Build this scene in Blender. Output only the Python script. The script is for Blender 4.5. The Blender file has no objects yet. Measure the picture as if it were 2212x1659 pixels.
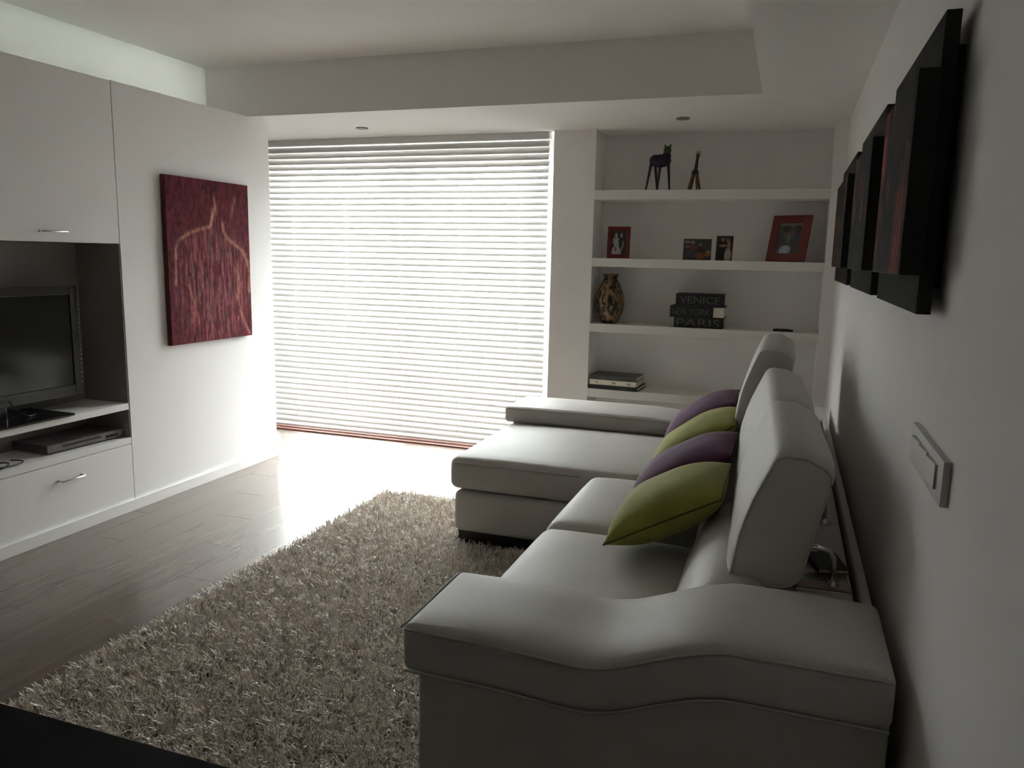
import bpy, bmesh, math, random
import numpy as np
from mathutils import Vector, Matrix
random.seed(4)
rng = np.random.default_rng(4)
SC = bpy.context.scene
COL = SC.collection

# ------------------------------------------------------------------ camera
f, yaw, pitch, roll = 1687.42, 0.33385, 0.16290, 0.020869
cyw, syw, cp, sp = math.cos(yaw), math.sin(yaw), math.cos(pitch), math.sin(pitch)
Fw = Vector((-syw*cp, cyw*cp, -sp)); R0 = Vector((cyw, syw, 0)); U0 = R0.cross(Fw)
Rt = R0*math.cos(roll) + U0*math.sin(roll); Up = -R0*math.sin(roll) + U0*math.cos(roll)
cd = bpy.data.cameras.new('camera'); cam = bpy.data.objects.new('camera', cd); COL.objects.link(cam)
M = Matrix((Rt, Up, -Fw)).transposed().to_4x4(); M.translation = Vector((-0.2819, -5.3336, 1.4501))
cam.matrix_world = M
cd.sensor_width = 36; cd.lens = 36*f/2212; cd.clip_start = .02
SC.camera = cam

# ------------------------------------------------------------------ light and exposure
w = bpy.data.worlds.new('world'); SC.world = w; w.use_nodes = True
bg = w.node_tree.nodes['Background']; bg.inputs[0].default_value = (.985, .985, 1, 1); bg.inputs[1].default_value = 25.0
def area(name, loc, rot, sx, sy, energy, color=(1, 1, 1), portal=False):
    l = bpy.data.lights.new(name, 'AREA'); l.shape = 'RECTANGLE'; l.size = sx; l.size_y = sy; l.energy = energy; l.color = color
    if portal: l.cycles.is_portal = True
    o = bpy.data.objects.new(name, l); COL.objects.link(o); o.location = loc; o.rotation_euler = rot
    return o
area('window_portal', (-3.05, .32, 1.16), (math.radians(-90), 0, 0), 2.5, 2.35, 1, portal=True)
SC.view_settings.view_transform = 'Standard'; SC.view_settings.look = 'None'
SC.view_settings.gamma = 1; SC.view_settings.use_curve_mapping = False
SC.view_settings.exposure = 0.52
SC.cycles.max_bounces = 14; SC.cycles.diffuse_bounces = 9; SC.cycles.glossy_bounces = 4; SC.cycles.transmission_bounces = 6
SC.cycles.use_denoising = True; SC.cycles.caustics_reflective = False; SC.cycles.caustics_refractive = False
SC.cycles.sample_clamp_indirect = 80

# ------------------------------------------------------------------ materials
def mat(name, col, rough=.6, metal=0, var=0, vscale=5, bump=0, bscale=200, spec=.5, stretch=None, col2=None, coat=0, objrand=0, sheen=0):
    m = bpy.data.materials.new(name); m.use_nodes = True; nt = m.node_tree; N = nt.nodes; L = nt.links
    b = N['Principled BSDF']
    b.inputs['Base Color'].default_value = (*col, 1); b.inputs['Roughness'].default_value = rough
    b.inputs['Metallic'].default_value = metal; b.inputs['Specular IOR Level'].default_value = spec
    if coat: b.inputs['Coat Weight'].default_value = coat; b.inputs['Coat Roughness'].default_value = .27
    if sheen: b.inputs['Sheen Weight'].default_value = sheen; b.inputs['Sheen Roughness'].default_value = .4
    tc = N.new('ShaderNodeTexCoord'); mp = N.new('ShaderNodeMapping'); L.new(tc.outputs['Object'], mp.inputs[0])
    if stretch: mp.inputs['Scale'].default_value = stretch
    if var or col2:
        n = N.new('ShaderNodeTexNoise'); n.inputs['Scale'].default_value = vscale; n.inputs['Detail'].default_value = 6
        L.new(mp.outputs[0], n.inputs['Vector'])
        r = N.new('ShaderNodeMix'); r.data_type = 'RGBA'
        c2 = col2 or tuple(max(0, c*(1-var)) for c in col)
        r.inputs[6].default_value = (*col, 1); r.inputs[7].default_value = (*c2, 1)
        cr = N.new('ShaderNodeMapRange'); cr.inputs[1].default_value = .35; cr.inputs[2].default_value = .65
        L.new(n.outputs['Fac'], cr.inputs[0]); L.new(cr.outputs[0], r.inputs[0])
        out = r.outputs[2]
        if objrand:
            oi = N.new('ShaderNodeObjectInfo'); hs = N.new('ShaderNodeHueSaturation')
            mr = N.new('ShaderNodeMapRange'); mr.inputs[3].default_value = 1-objrand; mr.inputs[4].default_value = 1+objrand
            L.new(oi.outputs['Random'], mr.inputs[0]); L.new(mr.outputs[0], hs.inputs['Value']); L.new(out, hs.inputs['Color']); out = hs.outputs[0]
        L.new(out, b.inputs['Base Color'])
    if bump:
        n2 = N.new('ShaderNodeTexNoise'); n2.inputs['Scale'].default_value = bscale; n2.inputs['Detail'].default_value = 4
        L.new(mp.outputs[0] if stretch else tc.outputs['Object'], n2.inputs['Vector'])
        bp = N.new('ShaderNodeBump'); bp.inputs['Strength'].default_value = bump; bp.inputs['Distance'].default_value = .002
        L.new(n2.outputs['Fac'], bp.inputs['Height']); L.new(bp.outputs[0], b.inputs['Normal'])
    return m
def vcol_mat(name, rough=.6, bump=.3, bscale=120, stretch=(1, 1, 1)):
    m = mat(name, (.5, .5, .5), rough, bump=bump, bscale=bscale, stretch=stretch)
    a = m.node_tree.nodes.new('ShaderNodeVertexColor'); a.layer_name = 'paint'
    m.node_tree.links.new(a.outputs[0], m.node_tree.nodes['Principled BSDF'].inputs['Base Color'])
    return m
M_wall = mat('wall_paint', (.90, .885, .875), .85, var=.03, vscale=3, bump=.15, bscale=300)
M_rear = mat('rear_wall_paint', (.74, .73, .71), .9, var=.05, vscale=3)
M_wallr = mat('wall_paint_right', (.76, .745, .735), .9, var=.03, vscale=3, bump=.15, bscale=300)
M_ceil = mat('ceiling_paint', (.86, .85, .83), .9, var=.02, vscale=3, bump=.1, bscale=300)
M_cab = mat('white_lacquer', (.90, .89, .885), .6, var=.02, vscale=2, spec=.3)
M_cabin = mat('grey_lacquer', (.30, .29, .28), .6, var=.04, vscale=2)
M_shelf = mat('shelf_paint', (.80, .78, .74), .6, var=.02, vscale=4)
M_floor = mat('light_oak', (.175, .128, .10), .24, col2=(.128, .092, .07), vscale=3.0, stretch=(9, .7, 1), bump=.12, bscale=12, objrand=.05, spec=.5, coat=.8)
M_sub = mat('subfloor', (.12, .09, .07), .8, var=.1)
M_leather = mat('white_leather', (.54, .517, .485), .52, var=.05, vscale=6, bump=.35, bscale=260, spec=.4)
M_piping = mat('leather_piping', (.46, .44, .40), .6, var=.05, vscale=20)
M_chrome = mat('chrome', (.75, .75, .75), .15, metal=1, var=.05)
M_black = mat('black_wood', (.012, .011, .011), .45, var=.3, vscale=8)
M_table = mat('dark_table_top', (.006, .006, .0065), .6, var=.3, vscale=6, spec=.1)
M_blackplastic = mat('black_plastic', (.012, .012, .013), .35, var=.2)
M_screen = mat('screen_glass', (.006, .006, .007), .12, var=.1)
M_bezel = mat('tv_bezel', (.015, .014, .016), .22, var=.1)
M_silver = mat('dark_silver', (.16, .15, .16), .35, metal=.4, var=.1)
M_slat = mat("blind_slat", (.68, .675, .67), .85, var=.03, vscale=3, spec=.1)
nt = M_slat.node_tree; tb = nt.nodes.new('ShaderNodeBsdfTranslucent'); tb.inputs[0].default_value = (.9, .86, .82, 1)
mx = nt.nodes.new('ShaderNodeMixShader'); mx.inputs[0].default_value = .10
nt.links.new(nt.nodes['Principled BSDF'].outputs[0], mx.inputs[1]); nt.links.new(tb.outputs[0], mx.inputs[2])
nt.links.new(mx.outputs[0], nt.nodes['Material Output'].inputs[0])
M_cord = mat('cord', (.8, .78, .74), .7, var=.05)
M_frame = mat('window_frame', (.8, .8, .8), .4, var=.02)
M_sill = mat('reddish_sill', (.30, .12, .09), .5, var=.2)
M_glass = bpy.data.materials.new('window_glass'); M_glass.use_nodes = True
nt = M_glass.node_tree; gl = nt.nodes.new('ShaderNodeBsdfGlossy'); gl.inputs['Roughness'].default_value = .02
tr = nt.nodes.new('ShaderNodeBsdfTransparent'); tr.inputs[0].default_value = (.93, .96, .95, 1); mg_ = nt.nodes.new('ShaderNodeMixShader'); mg_.inputs[0].default_value = .05
nt.links.new(tr.outputs[0], mg_.inputs[1]); nt.links.new(gl.outputs[0], mg_.inputs[2]); nt.links.new(mg_.outputs[0], nt.nodes['Material Output'].inputs[0])
nt.nodes.remove(nt.nodes['Principled BSDF'])
M_frost = mat('pale_green_glass', (.66, .74, .70), .25, var=.03, spec=.6)
nt = M_frost.node_tree; tb = nt.nodes.new('ShaderNodeBsdfTranslucent'); tb.inputs[0].default_value = (.88, .90, .88, 1)
mx = nt.nodes.new('ShaderNodeMixShader'); mx.inputs[0].default_value = .5
nt.links.new(nt.nodes['Principled BSDF'].outputs[0], mx.inputs[1]); nt.links.new(tb.outputs[0], mx.inputs[2]); nt.links.new(mx.outputs[0], nt.nodes['Material Output'].inputs[0])
M_tile = mat('balcony_tile', (.62, .59, .55), .7, var=.1, vscale=4)
M_green = mat('green_velvet', (.31, .31, .055), .8, col2=(.24, .24, .038), vscale=9, bump=.3, bscale=350, sheen=.12)
M_purple = mat('purple_velvet', (.100, .022, .080), .8, col2=(.07, .015, .056), vscale=9, bump=.3, bscale=350, sheen=.08)
M_seamg = mat('green_seam', (.075, .078, .012), .8, var=.1)
M_seamp = mat('purple_seam', (.04, .010, .033), .8, var=.1)
M_red = mat('red_frame', (.16, .014, .014), .5, var=.15, vscale=30)
M_paper = mat('paper', (.75, .71, .60), .8, var=.1, vscale=60)
M_text = mat('grey_lettering', (.10, .10, .10), .6, var=.1)
M_dtext = mat('dark_lettering', (.02, .02, .02), .6, var=.1)
M_bookblack = mat('black_book_cloth', (.010, .010, .011), .6, var=.3, vscale=40)
M_bookwhite = mat('cream_book_cover', (.85, .80, .64), .5, var=.08, vscale=30)
M_bookdark = mat('dark_glossy_cover', (.02, .02, .018), .3, col2=(.05, .05, .02), vscale=18)
M_grey = mat('grey_canvas', (.026, .024, .021), .9, var=.2, vscale=12, bump=.3, bscale=200, spec=.12)
M_blackcanvas = mat('black_canvas_edge', (.006, .006, .006), .8, var=.2, vscale=12)
M_redcanvas = mat('maroon_canvas_edge', (.085, .016, .014), .8, var=.3, vscale=25)
M_brown = mat('brown_magazine', (.14, .075, .04), .4, col2=(.07, .04, .025), vscale=14)
M_switch = mat('switch_plate', (.55, .54, .52), .4, var=.03)
M_ring = mat('spot_ring', (.28, .27, .26), .35, metal=.6, var=.1)
M_lens = mat('spot_lens', (.05, .05, .05), .2, var=.1)

# ------------------------------------------------------------------ helpers
def tag(o, label=None, cat=None, group=None, kind=None):
    if label: o['label'] = label
    if cat: o['category'] = cat
    if group: o['group'] = group
    if kind: o['kind'] = kind
    return o
def link(name, me, m, parent=None, smooth=False):
    o = bpy.data.objects.new(name, me); COL.objects.link(o)
    for mm in (m if isinstance(m, (list, tuple)) else [m]): me.materials.append(mm)
    if smooth: me.shade_smooth()
    if parent: o.parent = parent
    return o
def empty(name, loc=(0, 0, 0), rz=0):
    o = bpy.data.objects.new(name, None); COL.objects.link(o); o.location = loc; o.rotation_euler.z = rz
    o.empty_display_size = .05
    return o
def add_box(bm, x0, x1, y0, y1, z0, z1, bev=0, mi=0, mx=None):
    r = bmesh.ops.create_cube(bm, size=1)
    vs = r['verts']
    bmesh.ops.scale(bm, vec=(x1-x0, y1-y0, z1-z0), verts=vs)
    bmesh.ops.translate(bm, vec=((x0+x1)/2, (y0+y1)/2, (z0+z1)/2), verts=vs)
    fs = set(); [fs.update(v.link_faces) for v in vs]
    for fa in fs: fa.material_index = mi
    if bev:
        es = set(); [es.update(v.link_edges) for v in vs]
        rr = bmesh.ops.bevel(bm, geom=list(es), offset=bev, segments=2, affect='EDGES', profile=.7)
        vs = rr['verts']
        for fa in rr['faces']: fa.material_index = mi
    if mx is not None: bmesh.ops.transform(bm, matrix=mx, verts=list({v for v in vs}))
    return vs
def box(name, x0, x1, y0, y1, z0, z1, m, parent=None, bev=0, smooth=False):
    bm = bmesh.new(); add_box(bm, min(x0, x1), max(x0, x1), min(y0, y1), max(y0, y1), min(z0, z1), max(z0, z1), bev)
    me = bpy.data.meshes.new(name); bm.to_mesh(me); bm.free()
    return link(name, me, m, parent, smooth)
def boxes(name, lst, m, parent=None, bev=0):
    bm = bmesh.new()
    for t in lst: add_box(bm, *t, bev)
    me = bpy.data.meshes.new(name); bm.to_mesh(me); bm.free()
    return link(name, me, m, parent)
def struct(o): o['kind'] = 'structure'; return o
def tube_mesh(bm, pts, r, seg=8, closed=False):
    pts = [Vector(p) for p in pts]; n = len(pts); rings = []
    up = Vector((0, 0, 1))
    for i, p in enumerate(pts):
        a = pts[(i-1) % n] if (i > 0 or closed) else p; b = pts[(i+1) % n] if (i < n-1 or closed) else p
        d = (b-a).normalized() if (b-a).length > 1e-9 else Vector((1, 0, 0))
        u = d.cross(up)
        if u.length < .05: u = d.cross(Vector((1, 0, 0)))
        u.normalize(); v = u.cross(d)
        rr = r(i/(n-1)) if callable(r) else r
        rings.append([bm.verts.new(p + u*math.cos(t)*rr + v*math.sin(t)*rr) for t in [2*math.pi*k/seg for k in range(seg)]])
    for i in range(n if closed else n-1):
        A, B = rings[i], rings[(i+1) % n]
        for k in range(seg): bm.faces.new((A[k], A[(k+1) % seg], B[(k+1) % seg], B[k]))
    if not closed: bm.faces.new(rings[0][::-1]); bm.faces.new(rings[-1])
def tube(name, pts, r, m, parent=None, seg=8, closed=False):
    bm = bmesh.new(); tube_mesh(bm, pts, r, seg, closed)
    bmesh.ops.recalc_face_normals(bm, faces=bm.faces)
    me = bpy.data.meshes.new(name); bm.to_mesh(me); bm.free()
    return link(name, me, m, parent, True)
def lathe(name, prof, m, parent=None, seg=32, center=(0, 0)):
    bm = bmesh.new(); rings = []
    for r, z in prof:
        rings.append([bm.verts.new((center[0]+r*math.cos(2*math.pi*k/seg), center[1]+r*math.sin(2*math.pi*k/seg), z)) for k in range(seg)])
    for A, B in zip(rings, rings[1:]):
        for k in range(seg): bm.faces.new((A[k], A[(k+1) % seg], B[(k+1) % seg], B[k]))
    bm.faces.new(rings[0][::-1]); bm.faces.new(rings[-1])
    bmesh.ops.recalc_face_normals(bm, faces=bm.faces)
    me = bpy.data.meshes.new(name); bm.to_mesh(me); bm.free()
    return link(name, me, m, parent, True)
def soft(name, x0, x1, y0, y1, z0, z1, r, m, parent=None, crown=0, fn=None, n=14, belly=0):
    """rounded, padded box; fn deforms each point; crown swells the top, belly the sides"""
    bm = bmesh.new(); bmesh.ops.create_cube(bm, size=2)
    bmesh.ops.subdivide_edges(bm, edges=bm.edges, cuts=n, use_grid_fill=True)
    hx, hy, hz = (x1-x0)/2, (y1-y0)/2, (z1-z0)/2; r = min(r, hx, hy, hz)*.999
    for v in bm.verts:
        def remap(c, h):   # crowd the grid lines into the rounded zone
            s = math.copysign(1, c); a = abs(c); t = .6
            return s*((h-r)*a/t if a < t else (h-r) + r*(a-t)/(1-t))
        p = Vector((remap(v.co.x, hx), remap(v.co.y, hy), remap(v.co.z, hz)))
        q = Vector((max(-hx+r, min(hx-r, p.x)), max(-hy+r, min(hy-r, p.y)), max(-hz+r, min(hz-r, p.z))))
        d = p-q
        if d.length > 1e-9:
            d = d.normalized()*r
        p = q+d
        u, vv, ww = p.x/hx, p.y/hy, p.z/hz
        if crown and p.z > 0: p.z += crown*(1-u**4)*(1-vv**4)*max(0, ww)
        if belly:
            p.x += belly*u**3*(1-vv**4)*(1-ww**2); p.y += belly*vv**3*(1-u**4)*(1-ww**2)
        p += Vector(((x0+x1)/2, (y0+y1)/2, (z0+z1)/2))
        v.co = Vector(fn(*p)) if fn else p
    me = bpy.data.meshes.new(name); bm.to_mesh(me); bm.free()
    return link(name, me, m, parent, True)
def copy_tree(o, parent=None):
    c = o.copy(); COL.objects.link(c)
    if parent: c.parent = parent
    for ch in list(o.children): copy_tree(ch, c)
    return c
def vnoise(u, v, s, seed=0, oct=4):
    out = np.zeros_like(u); amp = 1; tot = 0
    for o in range(oct):
        g = np.random.default_rng(seed+o).random((66, 66)); x = (u*s*2**o) % 64; y = (v*s*2**o) % 64
        i = x.astype(int); j = y.astype(int); a = x-i; b = y-j; a = a*a*(3-2*a); b = b*b*(3-2*b)
        out += amp*((g[i, j]*(1-a)+g[i+1, j]*a)*(1-b)+(g[i, j+1]*(1-a)+g[i+1, j+1]*a)*b); tot += amp; amp *= .55
    return out/tot
def painted(name, w, h, nx, ny, fn, m, parent=None, relief=0):
    """a thin picture sheet in the local xz-plane facing -y; fn(u, v)->rgb arrays (v up)"""
    u, v = np.meshgrid(np.linspace(0, 1, nx), np.linspace(0, 1, ny), indexing='ij')
    rgb = np.clip(np.stack(fn(u, v), -1), 0, 1)
    y = -relief*vnoise(u, v*1.4, 18, 5) if relief else np.zeros_like(u)
    co = np.stack([(u-.5)*w, y, v*h], -1).reshape(-1, 3)
    I = np.arange(nx*ny).reshape(nx, ny)
    q = np.stack([I[:-1, :-1], I[1:, :-1], I[1:, 1:], I[:-1, 1:]], -1).reshape(-1, 4)
    me = bpy.data.meshes.new(name); me.from_pydata(co.tolist(), [], q.tolist())
    a = me.color_attributes.new('paint', 'FLOAT_COLOR', 'POINT')
    a.data.foreach_set('color', np.concatenate([rgb.reshape(-1, 3), np.ones((nx*ny, 1))], 1).astype(np.float32).ravel())
    return link(name, me, m, parent, True)
def text(name, body, size, loc, m, parent, width=None, rot=(math.pi/2, 0, 0), ext=.0006):
    c = bpy.data.curves.new(name, 'FONT'); c.body = body; c.size = size; c.align_x = 'CENTER'; c.align_y = 'CENTER'; c.extrude = ext; c.resolution_u = 3
    o = bpy.data.objects.new(name, c); COL.objects.link(o)
    dg = bpy.context.evaluated_depsgraph_get(); me = bpy.data.meshes.new_from_object(o.evaluated_get(dg)); me.name = name
    bpy.data.objects.remove(o)
    t = link(name, me, m, parent)
    xs = [v.co.x for v in me.vertices]; s = (width/(max(xs)-min(xs))) if width else 1
    cx = (max(xs)+min(xs))/2; ys = [v.co.y for v in me.vertices]; cy = (max(ys)+min(ys))/2
    for v in me.vertices: v.co.x = (v.co.x-cx)*s; v.co.y -= cy
    t.location = loc; t.rotation_euler = rot
    return t

# ------------------------------------------------------------------ dimensions
H, H2 = 2.30, 2.617
XL, XG, XALC = -3.65, -3.97, -4.33
YS, XS = -.942, -.473
YB = -8.2                     # wall behind the camera
WX0, WX1 = -4.27, -1.862      # window opening
NX = -1.567                   # left side of the shelf niche

# ------------------------------------------------------------------ structure
floor = struct(box('floor', XALC-.1, .1, YB-.1, .30, -.12, -.014, M_sub))
rows = [-4.30+.193*i for i in range(24)]
pm = {}
k = 0
for i, x in enumerate(rows):
    x1 = min(x+.193, 0.0)
    if x1 <= x: continue
    y = .28 - (.37*i % 1.24)
    segs = []
    top = .28
    while top > -5.6:
        nxt = y if top == .28 else top-1.24
        if top-nxt < .05: y -= 1.24; continue
        segs.append((nxt, top)); top = nxt
    for a, bq in segs:
        g = .0006
        box('plank', x+g, x1-g, a+g, bq-g, -.014, 0, M_floor, floor, bev=.0008)
tag(box('floorboards_behind', XALC, 0, YB, -5.6-1.3, -.014, -.0005, M_floor, floor), kind='stuff')
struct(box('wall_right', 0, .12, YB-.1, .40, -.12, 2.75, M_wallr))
struct(boxes('wall_back', [(XALC-.1, WX0, 0, .30, 0, H), (WX1, NX, 0, .40, 0, H), (NX, 0, .28, .40, 0, H),
                           (-.07, 0, 0, .28, 0, H), (XALC-.1, .12, .30, .40, H, 2.75)], M_wall))
struct(box('wall_front', XALC-.1, .1, YB-.12, YB, -.12, 2.75, M_rear))
# the white boarded wall that carries the red painting, and the alcove behind it
struct(boxes('trim_3', [(XALC-.1, XALC, -.73, .0, 0, H), (XALC, XG, -.86, -.735, 0, H), (XG, XL-.012, -.735, -.731, 0, H)], mat('alcove_light_absorber', (.18, .17, .16), .9, var=.05, vscale=3)))  # unseen alcove faces made dark to cut light bouncing onto the blind
struct(boxes('wall_left', [(XG, XL, -2.036, -.735, 0, H),
                           (XG-.36, XG-.02, YB, -.735, 0, 2.28)], M_cab))
struct(boxes('strip_light_box', [(-5.2, -5.1, YB, -.735, 1.9, 2.8), (-5.1, XG-.36, YB, -.735, 1.9, 2.0), (-5.1, XG, YB, -.735, 2.72, 2.8),
                            (-5.1, XG, -.86, -.735, 2.281, 2.719), (-5.1, XG, YB-.1, YB, 2.0, 2.72)], M_wall))  # unseen box added around the strip's lamp to keep sky light out
area('strip_backlight', (-4.75, -3.9, 2.2), (0, math.radians(-115), 0), .3, 3.2, 4.2, (1, 1, 1))  # unseen lamp added to brighten the glazed strip from behind
struct(boxes('ceiling', [(XG-.1, XS, YB, YS, H2, H2+.1), (XALC-.1, XS, YS, .30, H, 2.75), (XS, 0, YB, .30, H, 2.75)], M_ceil))
struct(box('trim_1', XG-.018, XG, YB, YS-.002, 2.282, H2-.004, M_frost))           # pale glazed strip above the cabinet
tag(bpy.data.objects['trim_1'], 'pale green glazed strip above the white wall cabinet')
struct(box('baseboard_left', XL, XL+.014, -3.66, -.72, 0, .062, M_cab, bev=.002))
struct(box('baseboard_right', -.012, -.0005, YB, -3.86, 0, .062, M_cab, bev=.002))
struct(box('trim_2', WX0, WX1, -.015, .13, .0, .012, M_sill))                   # threshold of the balcony door
# sliding balcony door
win = struct(empty('window_1', (-3.06, .2, 0)))
def wbox(name, x0, x1, y0, y1, z0, z1, m): return box(name, x0+3.06, x1+3.06, y0-.2, y1-.2, z0, z1, m, win, bev=.003)
boxf = boxes('window_frame', [(WX0+3.06, WX0+3.06+.05, -.04, .04, 0.0, H), (WX1+3.06-.05, WX1+3.06, -.04, .04, 0, H),
                              (WX0+3.06+.05, WX1+3.06-.05, -.04, .04, H-.14, H), (WX0+3.06+.05, WX1+3.06-.05, -.04, .04, 0, .05)], M_frame, win)
for (a, bq, yy) in ((WX0+.052, -3.04, .205), (-3.10, WX1-.052, .175)):
    fr = boxes('sash', [(a+3.06, a+3.06+.06, yy-.2, yy-.2+.025, .052, H-.142), (bq+3.06-.06, bq+3.06, yy-.2, yy-.2+.025, .052, H-.142),
                        (a+3.12, bq+3.0, yy-.2, yy-.2+.025, H-.21, H-.142), (a+3.12, bq+3.0, yy-.2, yy-.2+.025, .052, .13)], M_frame, win)
    box('pane', a+3.121, bq+2.999, yy-.2+.01, yy-.2+.015, .131, H-.211, M_glass, fr)
# outside
struct(box('balcony_floor', -9, 4, .41, 12, -.16, -.04, M_tile))
tag(bpy.data.objects['balcony_floor'], 'light tiled balcony floor beyond the blind')

# ------------------------------------------------------------------ blind
bl = empty('venetian_blind', (-3.075, .06, H)); tag(bl, 'wide white venetian blind drawn down over the balcony door', 'blind')
BX0, BX1 = -4.24+3.075, -1.907+3.075
box('head_rail', BX0, BX1, -.03, .03, -.045, -.001, M_slat, bl, bev=.003)
def slat_mesh():
    wd, th, tilt = .050, .0022, math.radians(56)
    me = bpy.data.meshes.new('slat'); prof = []
    nseg = 4
    for s in (1, -1):
        rr = range(nseg+1) if s == 1 else range(nseg, -1, -1)
        for j in rr:
            t = j/nseg-.5; a = t*wd; hgt = .0035*(1-4*t*t) + s*th/2   # slightly cupped
            # a runs outwards: the room edge is low, the outer edge high
            prof.append((a*math.cos(tilt)-hgt*math.sin(tilt), a*math.sin(tilt)+hgt*math.cos(tilt)))
    n = len(prof); vs = [(x, y, z) for x in (BX0+.004, BX1-.004) for (y, z) in prof]
    fs = [(k, (k+1) % n, n+(k+1) % n, n+k) for k in range(n)] + [tuple(range(n))[::-1], tuple(range(n, 2*n))]
    me.from_pydata(vs, [], fs); me.materials.append(M_slat)
    bm = bmesh.new(); bm.from_mesh(me); bmesh.ops.recalc_face_normals(bm, faces=bm.faces); bm.to_mesh(me); bm.free()
    return me
sm = slat_mesh(); ns = 49; pitch_s = (2.30-.062-.050)/ns
for i in range(ns):
    o = bpy.data.objects.new('slat', sm); COL.objects.link(o); o.parent = bl
    o.location = (random.uniform(-.0015, .0015), 0, -.075-pitch_s*i); o.rotation_euler.x = random.uniform(-.012, .012)
box('bottom_rail', BX0+.004, BX1-.004, -.024, .024, -2.275, -2.257, M_slat, bl, bev=.003)
for x in (-4.0, -3.53, -3.06, -2.58, -2.11):
    tube('ladder_cord', [(x+3.075, -.028, -.045), (x+3.075, -.029, -2.26)], .0013, M_cord, bl, seg=5)

# ------------------------------------------------------------------ recessed spotlights
def spot(x, y, lab):
    t = empty('recessed_spotlight', (x, y, H)); tag(t, lab, 'ceiling light', 'recessed spotlights in the lowered ceiling')
    lathe('ring', [(.030, 0), (.041, -.001), (.042, -.005), (.036, -.008), (.030, -.006)], M_ring, t, 28)
    lathe('lens', [(.002, -.0045), (.029, -.0045), (.0295, -.002), (.002, -.002)], M_lens, t, 24)
spot(-3.134, -.385, 'round recessed ceiling spotlight above the venetian blind')
spot(-.958, -.304, 'round recessed ceiling spotlight above the shelf niche')

# ------------------------------------------------------------------ niche shelves
for z0, z1, lab in ((1.838, 1.900, 'topmost white niche shelf, carrying the animal figurines'), (1.388, 1.446, 'white niche shelf carrying the red picture frames'),
                    (.937, .995, 'white niche shelf carrying the vase and lettered boxes'), (.475, .535, 'lowest white niche shelf, carrying the stacked books')):
    tag(box('niche_shelf', NX+.001, -.071, -.001, .279, z0, z1, M_shelf, bev=.0015), lab, 'shelf', 'built-in niche shelves')

# ------------------------------------------------------------------ wall cabinet on the left
CY0, CY1 = -3.66, -2.04
cab = empty('tv_cabinet', (XL, -2.85, 0)); tag(cab, 'white built-in wall cabinet with a grey open television niche', 'cabinet')
def cb(name, x0, x1, y0, y1, z0, z1, m, parent=cab, bev=0): 
    return box(name, x0-XL, x1-XL, y0+2.85, y1+2.85, z0, z1, m, parent, bev)
XB = XG+.001
cb('plinth', XB, XL-.004, CY0, CY1, 0, .058, M_cab)
cb('carcass', XB, XL-.022, CY0, CY1, .058, .376, M_cab)
cb('worktop', XB, XL, CY0, CY1, .380, .414, M_cab, bev=.0015)
cb('back_panel', XB, XB+.012, CY0, CY1, .415, 1.468, M_cabin)
cb('side_panel', XB+.013, XL-.003, CY1-.004, CY1, .415, 1.468, M_cabin)
cb('side_panel', XB+.013, XL-.001, CY0, CY0+.018, .415, 1.468, M_cabin)
cb('middle_shelf', XB+.013, XL, CY0+.019, CY1-.005, .572, .607, M_cab, bev=.0015)
cb('upper_carcass', XB, XL-.022, CY0, CY1, 1.470, H-.001, M_cab)
def handle(par, y, z, up):
    bm = bmesh.new(); s = 0
    tube_mesh(bm, [(0, -.068, 0), (.026, -.068, 0), (.030, -.064, 0), (.030, .064, 0), (.026, .068, 0), (0, .068, 0)], .0048, 8)
    bmesh.ops.recalc_face_normals(bm, faces=bm.faces)
    me = bpy.data.meshes.new('handle'); bm.to_mesh(me); bm.free()
    h = link('handle', me, M_chrome, par, True); h.location = (0, y+2.85, z)
for y0, y1 in ((-2.849, CY1-.002), (CY0+.002, -2.852)):
    d = cb('door', XL-.020, XL, y0, y1, 1.470, H-.002, M_cab, bev=.0015); handle(d, (y0+y1)/2, 1.521, 1)
    d = cb('drawer', XL-.020, XL, y0, y1, .061, .376, M_cab, bev=.0015); handle(d, (y0+y1)/2, .289, 1)
# television
M_bar = mat('smoked_bar', (.035, .034, .034), .4, var=.1)
tv = empty('television', (-3.80, -2.70, .607)); tag(tv, 'black flat-screen television on the open cabinet shelf', 'television')
z0 = .607
box('housing', -.045, -.006, -.50, .50, .067, .640, M_bezel, tv, bev=.006)
boxes('bezel', [(-.006, .004, -.50, -.455, .067, .640), (-.006, .004, .455, .50, .067, .640), (-.006, .004, -.455, .455, .597, .640), (-.006, .004, -.455, .455, .067, .125)], M_bezel, tv, bev=.002)
box('screen', -.006, -.001, -.456, .456, .124, .598, M_screen, tv)
box('speaker_bar', .0045, .007, -.30, .20, .072, .100, M_bar, tv, bev=.001)
tag(boxes('edge_glints', [(-.006, .0035, .4995, .5045, .13+.024*i, .139+.024*i) for i in range(20)], M_chrome, tv), 'row of small chrome beads standing in for glints along the edge', kind='stuff')  # beads modelled in place of reflections along the bezel edge
bm = bmesh.new(); add_box(bm, -.20, .165, -.30, .30, 0, .012, .004)
me = bpy.data.meshes.new('stand_base'); bm.to_mesh(me); bm.free()
sb = link('stand_base', me, M_screen, tv); 
box('stand_neck', -.04, -.01, -.07, .07, .011, .068, M_bezel, tv, bev=.004)
tube('cable', [(.02, .06, .10), (.05, .09, .04), (.06, .13, .018), (.04, .19, .017), (-.02, .22, .018), (-.06, .17, .02), (-.05, .10, .05)], .003, M_blackplastic, tv)
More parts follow.
